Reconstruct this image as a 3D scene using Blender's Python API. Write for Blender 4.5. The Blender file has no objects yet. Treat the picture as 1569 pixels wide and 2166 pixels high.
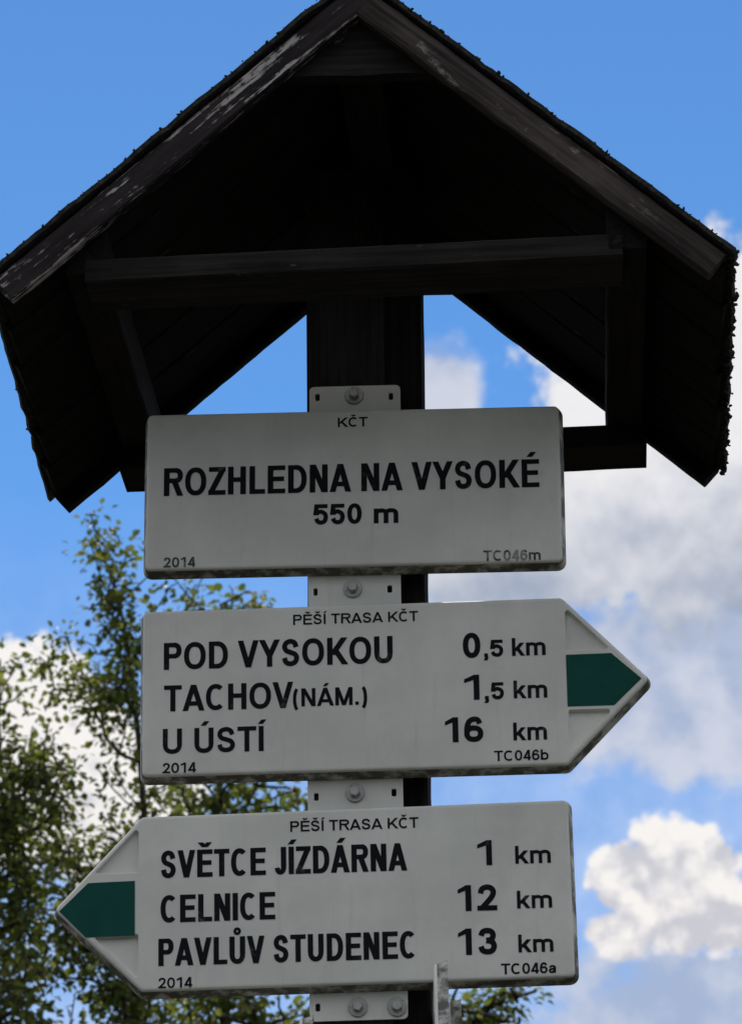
import bpy, bmesh, math, random
from mathutils import Vector, Matrix, noise
from mathutils.geometry import delaunay_2d_cdt

S = bpy.context.scene
COL = S.collection
R = math.radians
ZO = 3.12                      # height of the sign datum above the ground (m)

# ------------------------------------------------------------------ camera
cd = bpy.data.cameras.new('camera'); cam = bpy.data.objects.new('camera', cd); COL.objects.link(cam)
S.camera = cam
TH, PH, RO, DIST = R(20), R(3), R(0.6), 4.6
F = Vector((-math.sin(PH)*math.cos(TH), math.cos(PH)*math.cos(TH), math.sin(TH)))
RX = Vector((math.cos(PH), math.sin(PH), 0)); UP = RX.cross(F)
r2 = RX*math.cos(RO) - UP*math.sin(RO); u2 = RX*math.sin(RO) + UP*math.cos(RO)
m3 = Matrix((r2, u2, -F)).transposed()
cam.matrix_world = Matrix.Translation(-DIST*F + Vector((0, 0, ZO))) @ m3.to_4x4()
cd.sensor_fit = 'VERTICAL'; cd.sensor_height = 24; cd.lens = 8000/2166*24
cd.clip_start = 0.05; cd.clip_end = 6000
cd.dof.use_dof = True; cd.dof.focus_distance = 4.6; cd.dof.aperture_fstop = 16

S.cycles.max_bounces = 5; S.cycles.diffuse_bounces = 3; S.cycles.glossy_bounces = 2; S.cycles.transmission_bounces = 3; S.cycles.transparent_max_bounces = 4

# ------------------------------------------------------------------ sky, sun, exposure
SUN_EL, SUN_AZ = R(56), R(-8)          # the sun stands behind the signpost
S.view_settings.view_transform = 'Standard'; S.view_settings.look = 'None'
S.view_settings.exposure = 0.25; S.view_settings.gamma = 1.0
world = bpy.data.worlds.new('World'); S.world = world; world.use_nodes = True
WN = world.node_tree; WN.nodes.clear()
def wn(t, **k):
    n = WN.nodes.new(t)
    for a, b in k.items(): setattr(n, a, b)
    return n
def wl(a, b): WN.links.new(a, b)
def wm(op, a, b=None, c=None, clamp=False):
    n = wn('ShaderNodeMath', operation=op, use_clamp=clamp)
    for i, v in enumerate((a, b, c)):
        if v is None: continue
        if isinstance(v, (int, float)): n.inputs[i].default_value = v
        else: wl(v, n.inputs[i])
    return n.outputs[0]
def wsmooth(v, lo, hi, a=0.0, b=1.0):
    n = wn('ShaderNodeMapRange', interpolation_type='SMOOTHSTEP')
    wl(v, n.inputs[0])
    for i, q in zip((1, 2, 3, 4), (lo, hi, a, b)): n.inputs[i].default_value = q
    return n.outputs[0]
def wnoise(vec, scale, detail=6, rough=0.55, off=(0, 0, 0)):
    mp = wn('ShaderNodeMapping'); wl(vec, mp.inputs[0]); mp.inputs[1].default_value = off
    n = wn('ShaderNodeTexNoise', noise_dimensions='2D'); wl(mp.outputs[0], n.inputs['Vector'])
    n.inputs['Scale'].default_value = scale; n.inputs['Detail'].default_value = detail
    n.inputs['Roughness'].default_value = rough
    return n.outputs[0]
sky = wn('ShaderNodeTexSky', sky_type='NISHITA')
sky.sun_disc = False; sky.sun_elevation = SUN_EL; sky.sun_rotation = SUN_AZ
sky.altitude = 550; sky.air_density = 0.62; sky.dust_density = 0.0; sky.ozone_density = 10.0
geo = wn('ShaderNodeTexCoord')
dirv = geo.outputs['Generated']
sx = wn('ShaderNodeSeparateXYZ'); wl(dirv, sx.inputs[0])
az = wm('MULTIPLY', wm('ARCTAN2', sx.outputs[0], sx.outputs[1]), 180/math.pi)
el = wm('MULTIPLY', wm('ARCSINE', sx.outputs[2]), 180/math.pi)
# clouds live in sky coordinates: azimuth and elevation in degrees, warped by noise
cmb = wn('ShaderNodeCombineXYZ'); wl(wm('MULTIPLY', az, 0.94), cmb.inputs[0]); wl(el, cmb.inputs[1])
ae = cmb.outputs[0]
billow = wnoise(ae, 1.35, 5, 0.5, (3.1, 7.7, 0.4))
billow_up = wnoise(ae, 1.35, 3, 0.5, (3.1, 7.98, 0.4))     # the same billows a little higher, for shading by the high sun
fine = wnoise(ae, 4.0, 3, 0.5, (1.3, 2.2, 5.0))
broad = wnoise(ae, 0.32, 3, 0.55, (11.0, 4.5, 2.0))
def lump(a0, e0, ra, re):
    """soft elliptical cloud lump at azimuth a0, elevation e0 (degrees): 1 at the centre, 0 at the rim, negative outside"""
    m_ = wn('ShaderNodeVectorMath', operation='MULTIPLY_ADD'); wl(ae, m_.inputs[0])
    m_.inputs[1].default_value = (1/(0.94*ra), 1/re, 0); m_.inputs[2].default_value = (-a0/ra, -e0/re, 0)
    ln = wn('ShaderNodeVectorMath', operation='LENGTH'); wl(m_.outputs[0], ln.inputs[0])
    return wm('SUBTRACT', 1.0, ln.outputs['Value'])
def union(*ls):
    o = ls[0]
    for l in ls[1:]: o = wm('MAXIMUM', o, l)
    return o
# crisp cumulus heads low in the sky: round lumps with cauliflower cells along their rims
def wcells(scale, off, feat='SMOOTH_F1'):
    mp = wn('ShaderNodeMapping'); wl(ae, mp.inputs[0]); mp.inputs[1].default_value = off
    warp = wn('ShaderNodeVectorMath', operation='ADD'); wl(mp.outputs[0], warp.inputs[0])
    wv = wn('ShaderNodeTexNoise', noise_dimensions='2D'); wl(mp.outputs[0], wv.inputs['Vector']); wv.inputs['Scale'].default_value = 2.0; wv.inputs['Detail'].default_value = 3
    sc = wn('ShaderNodeVectorMath', operation='SCALE'); wl(wv.outputs['Color'], sc.inputs[0]); sc.inputs['Scale'].default_value = 0.35
    wl(sc.outputs[0], warp.inputs[1])
    v = wn('ShaderNodeTexVoronoi', feature=feat, voronoi_dimensions='2D'); wl(warp.outputs[0], v.inputs['Vector']); v.inputs['Scale'].default_value = scale
    if feat == 'SMOOTH_F1': v.inputs['Smoothness'].default_value = 0.35
    return wm('SUBTRACT', 0.5, v.outputs['Distance'])
cells = wm('ADD', wm('MULTIPLY', wcells(2.1, (0.3, 0.7, 0), 'F1'), 0.28), wm('MULTIPLY', wcells(4.6, (2.3, 1.1, 0), 'F1'), 0.20))
bil = wm('ADD', wm('MULTIPLY', wm('SUBTRACT', billow, 0.5), 1.15), wm('MULTIPLY', wm('SUBTRACT', fine, 0.5), 0.22))
heap = union(lump(1.50, 14.55, 1.02, 0.95), lump(1.02, 14.36, 0.86, 0.84), lump(2.05, 14.45, 0.88, 0.88), lump(1.55, 13.75, 1.25, 0.95), lump(0.85, 13.45, 0.8, 0.7), lump(2.4, 13.6, 0.8, 0.8))
bank = union(lump(-8.7, 16.3, 2.0, 2.1), lump(-7.2, 15.7, 1.9, 1.9), lump(-10.6, 17.2, 1.9, 1.8))
heap_d = wm('ADD', wm('ADD', heap, cells), wm('MULTIPLY', wm('SUBTRACT', billow, 0.5), 0.22))
bank_d = wm('ADD', wm('ADD', bank, wm('MULTIPLY', cells, 0.7)), wm('MULTIPLY', bil, 0.7))
heads_d = wm('MAXIMUM', heap_d, bank_d)
# the heap is crisp above and dissolves towards its base
heads_a = wsmooth(wm('SUBTRACT', heads_d, wsmooth(el, 13.9, 12.0, 0.0, 1.0)), 0.06, 0.36)
# one large cloud over the right: white along its rim, grey within, fading out below
main = union(lump(2.6, 20.6, 3.8, 4.0), lump(0.9, 20.0, 2.3, 2.2), lump(1.05, 21.25, 1.7, 1.35), lump(3.6, 22.9, 1.1, 1.6), lump(-1.2, 20.3, 1.5, 1.15), lump(-0.8, 18.9, 2.0, 1.1))
main_d = wm('ADD', wm('ADD', main, wm('MULTIPLY', bil, 0.6)), wm('MULTIPLY', cells, 0.4))
main_a = wsmooth(wm('SUBTRACT', main_d, wsmooth(el, 19.4, 16.2, 0.0, 0.40)), 0.04, 0.36)
# soft grey decks and wisps
deck = union(lump(2.4, 17.4, 4.0, 2.3), lump(2.2, 11.9, 4.2, 2.6), lump(-1.85, 21.75, 0.75, 1.0), lump(1.9, 16.35, 1.1, 0.55), lump(6.5, 17.0, 4.0, 5.0))
deck_d = wm('ADD', wm('ADD', deck, wm('MULTIPLY', wm('SUBTRACT', broad, 0.5), 0.4)), wm('MULTIPLY', wm('SUBTRACT', billow, 0.5), 0.7))
deck_a = wsmooth(deck_d, -0.02, 0.5, 0.0, 0.92)
# unseen clouds outside the frame, made dense and bright to light the signs
far = wnoise(ae, 0.085, 4, 0.6, (40.0, 13.0, 8.0))
far_m = wsmooth(wm('MAXIMUM', wm('ABSOLUTE', wm('ADD', az, 3.0)), wm('ABSOLUTE', wm('SUBTRACT', el, 20.0))), 9.0, 16.0)
far_a = wm('MULTIPLY', wsmooth(far, 0.36, 0.50, 0.0, 0.96), far_m)
veil = wsmooth(el, 21.0, 14.0, 0.0, 0.46)          # pale air low in the sky
alpha = wm('MAXIMUM', wm('MAXIMUM', wm('MAXIMUM', heads_a, main_a), deck_a), wm('MAXIMUM', far_a, veil))
# cloud colour: white heads, blue-grey decks
tone_deck = wsmooth(wm('ADD', wm('MULTIPLY', broad, 0.6), wm('MULTIPLY', billow, 0.5)), 0.40, 0.72)
lit = wsmooth(wm('ADD', wm('ADD', wm('MULTIPLY', wm('SUBTRACT', el, 14.0), 0.16), wm('MULTIPLY', cells, 1.1)), wm('MULTIPLY', wm('SUBTRACT', billow, billow_up), 1.6)), -0.28, 0.42)
def rgbmix(fac, a, b):
    n = wn('ShaderNodeMix', data_type='RGBA')
    wl(fac, n.inputs[0])
    for i, v in ((6, a), (7, b)):
        if isinstance(v, tuple): n.inputs[i].default_value = (*v, 1)
        else: wl(v, n.inputs[i])
    return n.outputs[2]
deck_c = rgbmix(tone_deck, (0.40, 0.47, 0.63), (0.66, 0.68, 0.76))
head_c = rgbmix(lit, (0.60, 0.60, 0.66), (0.94, 0.91, 0.885))
main_t = wsmooth(wm('ADD', wm('ADD', wm('MULTIPLY', wm('SUBTRACT', 21.0, el), 0.21), wm('MULTIPLY', main_d, 0.22)), wm('ADD', wm('MULTIPLY', wm('SUBTRACT', broad, 0.5), 0.55), wm('MULTIPLY', wm('SUBTRACT', billow_up, billow), 0.5))), 0.05, 0.95)
main_c = rgbmix(main_t, (0.86, 0.85, 0.87), (0.33, 0.39, 0.52))
far_c = rgbmix(wsmooth(far, 0.5, 0.72), (0.96, 0.94, 0.91), (0.80, 0.80, 0.82))
cloud_c = rgbmix(far_a, rgbmix(heads_a, rgbmix(main_a, deck_c, main_c), head_c), far_c)
wb = wn('ShaderNodeMix', data_type='RGBA', blend_type='MULTIPLY'); wb.inputs[0].default_value = 1.0
wl(sky.outputs[0], wb.inputs[6]); wb.inputs[7].default_value = (0.84, 1.05, 1.0, 1)      # camera white balance
bg1 = wn('ShaderNodeBackground'); wl(wb.outputs[2], bg1.inputs[0]); bg1.inputs[1].default_value = 0.15
bg2 = wn('ShaderNodeBackground'); wl(cloud_c, bg2.inputs[0]); bg2.inputs[1].default_value = 0.84
mx = wn('ShaderNodeMixShader'); wl(alpha, mx.inputs[0]); wl(bg1.outputs[0], mx.inputs[1]); wl(bg2.outputs[0], mx.inputs[2])
wo = wn('ShaderNodeOutputWorld'); wl(mx.outputs[0], wo.inputs[0])

sl = bpy.data.lights.new('sun', 'SUN'); sl.energy = 3.5; sl.angle = R(0.53); sl.color = (1, 0.95, 0.87)
so = bpy.data.objects.new('sun', sl); COL.objects.link(so)
sd = Vector((math.sin(SUN_AZ)*math.cos(SUN_EL), math.cos(SUN_AZ)*math.cos(SUN_EL), math.sin(SUN_EL)))
so.rotation_euler = sd.to_track_quat('Z', 'Y').to_euler(); so.location = (0, 0, 30)

# ------------------------------------------------------------------ helpers
def tag(o, label=None, cat=None, group=None, kind=None):
    for k, v in (('label', label), ('category', cat), ('group', group), ('kind', kind)):
        if v: o[k] = v
    return o
def empty(name, loc, ry=0):
    o = bpy.data.objects.new(name, None); COL.objects.link(o); o.location = loc
    o.rotation_euler = (0, ry, 0); o.empty_display_size = 0.05
    return o
def link(name, me, mat, parent=None, mtx=None):
    o = bpy.data.objects.new(name, me); COL.objects.link(o)
    if mat and not me.materials: me.materials.append(mat)
    o.parent = parent
    if mtx is not None: o.matrix_local = mtx
    return o
def mesh(name, verts, faces, smooth=None):
    me = bpy.data.meshes.new(name); me.from_pydata([tuple(v) for v in verts], [], faces); me.update()
    if smooth is not None:
        me.polygons.foreach_set('use_smooth', [True]*len(me.polygons)); me.set_sharp_from_angle(angle=R(smooth))
    return me
def material(name):
    m = bpy.data.materials.new(name); m.use_nodes = True
    nt = m.node_tree; b = nt.nodes['Principled BSDF']
    return m, nt, b
def nd(nt, t, **k):
    n = nt.nodes.new(t)
    for a, v in k.items(): setattr(n, a, v)
    return n
def mnoise(nt, scale, vscale=(1, 1, 1), detail=5, rough=0.55, coord='Object', off=(0, 0, 0)):
    tc = nd(nt, 'ShaderNodeTexCoord'); mp = nd(nt, 'ShaderNodeMapping')
    nt.links.new(tc.outputs[coord], mp.inputs[0]); mp.inputs[3].default_value = vscale; mp.inputs[1].default_value = off
    n = nd(nt, 'ShaderNodeTexNoise'); nt.links.new(mp.outputs[0], n.inputs['Vector'])
    n.inputs['Scale'].default_value = scale; n.inputs['Detail'].default_value = detail; n.inputs['Roughness'].default_value = rough
    return n.outputs[0]
def ramp(nt, v, lo, hi, a=0.0, b=1.0):
    n = nd(nt, 'ShaderNodeMapRange', interpolation_type='SMOOTHSTEP'); nt.links.new(v, n.inputs[0])
    for i, q in zip((1, 2, 3, 4), (lo, hi, a, b)): n.inputs[i].default_value = q
    return n.outputs[0]
def cmix(nt, fac, a, b):
    n = nd(nt, 'ShaderNodeMix', data_type='RGBA'); nt.links.new(fac, n.inputs[0])
    for i, v in ((6, a), (7, b)):
        if isinstance(v, tuple): n.inputs[i].default_value = (*v, 1)
        else: nt.links.new(v, n.inputs[i])
    return n.outputs[2]
def mmath(nt, op, a, b):
    n = nd(nt, 'ShaderNodeMath', operation=op)
    for i, v in enumerate((a, b)):
        if isinstance(v, (int, float)): n.inputs[i].default_value = v
        else: nt.links.new(v, n.inputs[i])
    return n.outputs[0]
def bump(nt, b, h, dist, strength=1.0):
    n = nd(nt, 'ShaderNodeBump'); nt.links.new(h, n.inputs['Height']); n.inputs['Distance'].default_value = dist
    n.inputs['Strength'].default_value = strength; nt.links.new(n.outputs[0], b.inputs['Normal'])

# ------------------------------------------------------------------ materials
def wood(name, dark, light, lichen_c, lichen_lo, lichen_hi, lich_stretch=(5, 40, 40), lich_scale=1.0, off=(0, 0, 0)):
    m, nt, b = material(name)
    g = mnoise(nt, 1.0, (6, 160, 160), 6, 0.6, off=off); w = mnoise(nt, 9, (1, 3, 3), 4, off=off)
    c = cmix(nt, ramp(nt, mmath(nt, 'ADD', mmath(nt, 'MULTIPLY', g, 0.6), mmath(nt, 'MULTIPLY', w, 0.4)), 0.35, 0.65), dark, light)
    l1 = mnoise(nt, lich_scale, lich_stretch, 7, 0.65, off=(off[0]+5, 2, 3))
    l2 = mnoise(nt, 60, (1, 1, 1), 4, 0.7)
    lf = ramp(nt, mmath(nt, 'ADD', l1, mmath(nt, 'MULTIPLY', mmath(nt, 'SUBTRACT', l2, 0.5), 0.25)), lichen_lo, lichen_hi)
    nt.links.new(cmix(nt, lf, c, lichen_c), b.inputs['Base Color'])
    b.inputs['Roughness'].default_value = 0.9; b.inputs['Specular IOR Level'].default_value = 0.08
    bump(nt, b, mmath(nt, 'ADD', g, lf), 0.0015, 0.7)
    return m
M_wood = wood('tarred_wood', (0.008, 0.007, 0.007), (0.022, 0.018, 0.018), (0.10, 0.10, 0.09), 0.66, 0.72)
M_beam = wood('tarred_beam', (0.014, 0.0125, 0.0125), (0.034, 0.030, 0.030), (0.16, 0.16, 0.15), 0.66, 0.73, (7, 30, 30))
M_flake = wood('flaking_wood', (0.020, 0.017, 0.019), (0.045, 0.038, 0.040), (0.45, 0.42, 0.42), 0.545, 0.60, (6, 90, 90), 1.0, (0.37, 0, 0))
M_grey = wood('weathered_wood', (0.028, 0.022, 0.022), (0.10, 0.082, 0.078), (0.27, 0.24, 0.23), 0.60, 0.70, (12, 40, 40), 1.0, (1.7, 0, 0))

m, nt, b = material('roofing_felt'); M_felt = m
n1 = mnoise(nt, 130, detail=4); nt.links.new(cmix(nt, ramp(nt, n1, 0.4, 0.65), (0.010, 0.010, 0.010), (0.035, 0.033, 0.030)), b.inputs['Base Color'])
b.inputs['Roughness'].default_value = 0.95; bump(nt, b, n1, 0.002)
m, nt, b = material('moss'); M_moss = m
n1 = mnoise(nt, 90); nt.links.new(cmix(nt, n1, (0.008, 0.010, 0.004), (0.030, 0.032, 0.014)), b.inputs['Base Color']); b.inputs['Roughness'].default_value = 1.0

m, nt, b = material('sign_paint'); M_sign = m
blot = mnoise(nt, 7, detail=6, rough=0.6); spk = mnoise(nt, 160, detail=3, rough=0.6); strk = mnoise(nt, 1.0, (70, 1, 6), 5, 0.6)
base = cmix(nt, ramp(nt, blot, 0.35, 0.68), (0.65, 0.655, 0.615), (0.77, 0.77, 0.725))
base = cmix(nt, ramp(nt, strk, 0.56, 0.78, 0.0, 0.24), base, (0.42, 0.41, 0.37))
stn = mnoise(nt, 3.2, (1, 1, 1), 7, 0.7, off=(3, 1, 8)); base = cmix(nt, ramp(nt, stn, 0.55, 0.72, 0.0, 0.30), base, (0.40, 0.40, 0.35))
base = cmix(nt, ramp(nt, spk, 0.74, 0.80, 0.0, 0.6), base, (0.16, 0.15, 0.13))
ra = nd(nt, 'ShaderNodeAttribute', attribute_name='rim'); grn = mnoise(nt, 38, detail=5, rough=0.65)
base = cmix(nt, mmath(nt, 'MULTIPLY', ra.outputs['Fac'], ramp(nt, grn, 0.36, 0.56, 0.25, 0.92)), base, (0.060, 0.055, 0.045))  # dark grime patches, painted on to stand in for shade on the rims
nt.links.new(base, b.inputs['Base Color']); b.inputs['Roughness'].default_value = 0.6; b.inputs['Specular IOR Level'].default_value = 0.3
bump(nt, b, mnoise(nt, 22, detail=3), 0.0012, 0.35)
m, nt, b = material('sign_print'); M_print = m
n1 = mnoise(nt, 26, detail=6, rough=0.7, off=(0.3, 0, 0.9)); n2 = mnoise(nt, 150, detail=3)
wf = ramp(nt, mmath(nt, 'ADD', mmath(nt, 'MULTIPLY', n1, 0.8), mmath(nt, 'MULTIPLY', n2, 0.2)), 0.56, 0.68, 0, 0.55)
nt.links.new(cmix(nt, wf, (0.008, 0.009, 0.013), (0.17, 0.17, 0.17)), b.inputs['Base Color']); b.inputs['Roughness'].default_value = 0.7; b.inputs['Specular IOR Level'].default_value = 0.1
m, nt, b = material('sign_print_faded'); M_faded = m
n1 = mnoise(nt, 45, detail=5, rough=0.7, off=(4.3, 0, 0.2))
nt.links.new(cmix(nt, ramp(nt, n1, 0.46, 0.60, 0.0, 0.7), (0.012, 0.013, 0.016), (0.36, 0.36, 0.34)), b.inputs['Base Color']); b.inputs['Roughness'].default_value = 0.5
m, nt, b = material('green_print'); M_green = m
n1 = mnoise(nt, 30, detail=5); nt.links.new(cmix(nt, n1, (0.001, 0.052, 0.043), (0.010, 0.095, 0.078)), b.inputs['Base Color']); b.inputs['Roughness'].default_value = 0.7; b.inputs['Specular IOR Level'].default_value = 0.15
m, nt, b = material('galvanised_steel'); M_zinc = m
n1 = mnoise(nt, 120, detail=4); rst = mnoise(nt, 210, detail=3, coord='Generated')
nt.links.new(cmix(nt, ramp(nt, mnoise(nt, 320, detail=4, off=(2, 5, 1)), 0.60, 0.70, 0, 0.7), cmix(nt, n1, (0.30, 0.31, 0.30), (0.55, 0.55, 0.53)), (0.16, 0.085, 0.045)), b.inputs['Base Color'])
b.inputs['Metallic'].default_value = 0.35; b.inputs['Roughness'].default_value = 0.55
m, nt, b = material('bark'); M_bark = m
n1 = mnoise(nt, 30, (1, 1, 0.3)); nt.links.new(cmix(nt, n1, (0.018, 0.015, 0.012), (0.05, 0.043, 0.034)), b.inputs['Base Color']); b.inputs['Roughness'].default_value = 0.95
bump(nt, b, n1, 0.01)
def leafmat(name, c1, c2, c3):
    m, nt, b = material(name)
    at = nd(nt, 'ShaderNodeAttribute', attribute_name='tint')
    cr = nd(nt, 'ShaderNodeValToRGB'); nt.links.new(at.outputs['Fac'], cr.inputs[0])
    e = cr.color_ramp.elements; e[0].color = (*c1, 1); e[1].color = (*c3, 1); x = e.new(0.6); x.color = (*c2, 1)
    nt.links.new(cr.outputs[0], b.inputs['Base Color']); b.inputs['Roughness'].default_value = 0.5; b.inputs['Specular IOR Level'].default_value = 0.3
    tr = nd(nt, 'ShaderNodeBsdfTranslucent'); mxs = nd(nt, 'ShaderNodeMixShader')
    tc = cmix(nt, at.outputs['Fac'], (0.09, 0.14, 0.018), (0.26, 0.28, 0.05)); nt.links.new(tc, tr.inputs[0]); mxs.inputs[0].default_value = 0.5
    nt.links.new(b.outputs[0], mxs.inputs[1]); nt.links.new(tr.outputs[0], mxs.inputs[2])
    nt.links.new(mxs.outputs[0], nt.nodes['Material Output'].inputs[0])
    return m
M_leaf = leafmat('leaves', (0.028, 0.047, 0.016), (0.070, 0.098, 0.030), (0.15, 0.155, 0.05))
m, nt, b = material('meadow'); M_ground = m
n1 = mnoise(nt, 0.6, detail=8); n2 = mnoise(nt, 25, detail=5)
nt.links.new(cmix(nt, mmath(nt, 'MULTIPLY', mmath(nt, 'ADD', n1, n2), 0.5), (0.012, 0.013, 0.008), (0.040, 0.038, 0.022)), b.inputs['Base Color'])
b.inputs['Roughness'].default_value = 1.0; bump(nt, b, n2, 0.05)

# ------------------------------------------------------------------ ground
def ground():
    n = 48; half = 2500
    xs = [math.copysign(abs(i/n)**2.2, i)*half for i in range(-n, n+1)]
    vs = []
    for y in xs:
        for x in xs:
            d = math.hypot(x, y); h = 0.0
            if d > 6: h = min((d-6)/40, 1)*(noise.noise(Vector((x*0.01, y*0.01, 0.3)))*1.2) - 0.004*max(0, d-60)**0.9
            vs.append((x, y, h))
    k = len(xs)
    fs = [(j*k+i, j*k+i+1, (j+1)*k+i+1, (j+1)*k+i) for j in range(k-1) for i in range(k-1)]
    return tag(link('ground', mesh('ground', vs, fs, 180), M_ground), kind='structure')
ground()
def hill_blocker():
    """unseen wooded ring below the frame, added to cut horizon light on the signs"""
    n, vs, fs = 180, [], []
    for k, (r, hh) in enumerate(((180, -2), (300, 0.35), (420, 0.8), (560, 1.0), (800, 0.9), (1100, -0.2))):
        for i in range(n):
            a = 2*math.pi*i/n; x, y = math.cos(a)*r, math.sin(a)*r
            h = 88 + 24*noise.noise(Vector((math.cos(a)*2.2, math.sin(a)*2.2, 0.5))) + 5*noise.noise(Vector((x*0.03, y*0.03, 1)))
            vs.append((x, y, hh*h if hh > 0 else hh*(4 if k == 0 else 60)))
    for k in range(5):
        for i in range(n): fs.append((k*n+i, k*n+(i+1) % n, (k+1)*n+(i+1) % n, (k+1)*n+i))
    return tag(link('hill_blocker', mesh('hill_blocker', vs, fs, 180), M_blocker), kind='structure')
m, nt, b = material('blocker_slope'); M_blocker = m
n1 = mnoise(nt, 0.12, detail=8, rough=0.7)
nt.links.new(cmix(nt, n1, (0.010, 0.018, 0.008), (0.040, 0.055, 0.020)), b.inputs['Base Color']); b.inputs['Roughness'].default_value = 1.0; bump(nt, b, n1, 3.0)
hill_blocker()  # out of view, added to keep low skylight off the sign rims

# ------------------------------------------------------------------ the wooden guidepost with its little roof
guide = empty('guidepost', (0, 0.1, 0))
tag(guide, 'dark tarred wooden post carrying a small gabled roof over the white signs', 'guidepost')
GI = Matrix.Translation((0, -0.1, 0))         # world -> guidepost space
def board(name, mat, parent, mtx, L, Wd, T, seg=None, jit=0.0012, ch=0.002, seed=0, taper=None):
    """a sawn board: local x along its length (0..L), y its width, z its thickness, with uneven chamfered edges"""
    seg = seg or max(3, int(L/0.03)); vs = []; fs = []
    a, t = Wd/2, T/2
    prof = [(-a+ch, -t), (a-ch, -t), (a, -t+ch), (a, t-ch), (a-ch, t), (-a+ch, t), (-a, t-ch), (-a, -t+ch)]
    for i in range(seg+1):
        x = L*i/seg
        for j, (p, q) in enumerate(prof):
            nz = noise.noise_vector(Vector((x*18+seed*7.1, p*30+seed, q*30+j*0.4)))
            ny = noise.noise_vector(Vector((x*70+seed*3.7, p*60, q*60+j)))
            e = (nz*0.7 + ny*0.5)*jit
            ex = e.x*3 if i in (0, seg) else 0
            vs.append((x+ex, p+e.y, q+e.z))
    for i in range(seg):
        for j in range(8):
            k = (j+1) % 8
            fs.append((i*8+j, i*8+k, (i+1)*8+k, (i+1)*8+j))
    fs.append(tuple(reversed(range(8)))); fs.append(tuple(range(seg*8, seg*8+8)))
    return link(name, mesh(name, vs, fs, 35), mat, parent, mtx)
def frame(o, x, y, z):
    """matrix with origin o (world) and axes x, y, z, in guidepost space"""
    m = Matrix((x, y, z)).transposed().to_4x4(); m.translation = o
    return GI @ m
X, Y, Z = Vector((1, 0, 0)), Vector((0, 1, 0)), Vector((0, 0, 1))
POST_Y = 0.027
# post: a heavy timber with a narrower mounting board along its face
board('post', M_wood, guide, frame(Vector((-0.0085, 0.05+0.06, 0)), Z, X, Y), ZO+0.50, 0.141, 0.12, seg=120, jit=0.0009, ch=0.004, seed=1)
board('mounting_board', M_beam, guide, frame(Vector((-0.031, POST_Y+0.0125, 0)), Z, X, Y), ZO+0.47, 0.097, 0.025, seg=120, jit=0.0005, ch=0.002, seed=2)

XR, ZR = 0.006, ZO+0.579
SL = R(41.2); YF, YB = -0.30, 0.39; ULENS = {-1: 0.606, 1: 0.588}
def ulen(s, y):                # the roof is a little out of square: its slopes run longer at the back
    return ULENS[s] - (0.028 if s < 0 else 0.014)*(YB-y)/(YB-YF)
def slope_axes(s):
    u = Vector((s*math.cos(SL), 0, -math.sin(SL)))      # down the slope
    w = Vector((-s*math.sin(SL), 0, -math.cos(SL)))     # down through the roof
    return u, w
def slope_pt(s, u, y, w):
    a, c = slope_axes(s); return Vector((XR, 0, ZR)) + a*u + c*w + Y*y
# roofing felt: one bent, ragged sheet over both slopes
def felt():
    vs = []; fs = []; nu, nv = 46, 36
    cols = [(-1, ULENS[-1]*(1-i/nu)) for i in range(nu)] + [(1, ULENS[1]*i/nu) for i in range(nu+1)]
    def edge(s, u, k): return 0.006*noise.noise(Vector((u*26*s, k*3.1, 0.7))) + 0.004*noise.noise(Vector((u*90*s, k*5, 2)))
    for layer, w in ((0, 0.0), (1, 0.0055)):
        for (s, u) in cols:
            for j in range(nv+1):
                y = YF-0.006 + (YB+0.006-YF+0.006)*j/nv
                if j == 0: y += edge(s, u, 1)
                if j == nv: y += edge(s, u, 4)
                uu = u*ulen(s, y)/ULENS[s]
                if u >= ULENS[s]-1e-6: uu += 0.004 + (0.006 if s > 0 else 0.003)*noise.noise(Vector((y*30, s, 1))) + (0.004 if s > 0 else 0.0015)*noise.noise(Vector((y*95, s, 4)))
                ww = w - 0.0014*noise.noise(Vector((u*40*s, y*40, 3)))
                vs.append(slope_pt(s, uu, y, ww) + Vector((0, -0.1, 0)))
    n = len(cols)*(nv+1); q = nv+1
    for i in range(len(cols)-1):
        for j in range(nv):
            a, b_, c, d = i*q+j, (i+1)*q+j, (i+1)*q+j+1, i*q+j+1
            fs.append((a, b_, c, d)); fs.append((n+d, n+c, n+b_, n+a))
    for i in range(len(cols)-1):
        for j in (0, nv): fs.append((i*q+j, (i+1)*q+j, n+(i+1)*q+j, n+i*q+j))
    for j in range(nv):
        for i in (0, len(cols)-1): fs.append((i*q+j, i*q+j+1, n+i*q+j+1, n+i*q+j))
    me = mesh('roof', vs, fs, 40)
    bm = bmesh.new(); bm.from_mesh(me); bmesh.ops.recalc_face_normals(bm, faces=bm.faces); bm.to_mesh(me); bm.free()
    return link('roof', me, M_felt, guide)
roof = felt()
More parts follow.
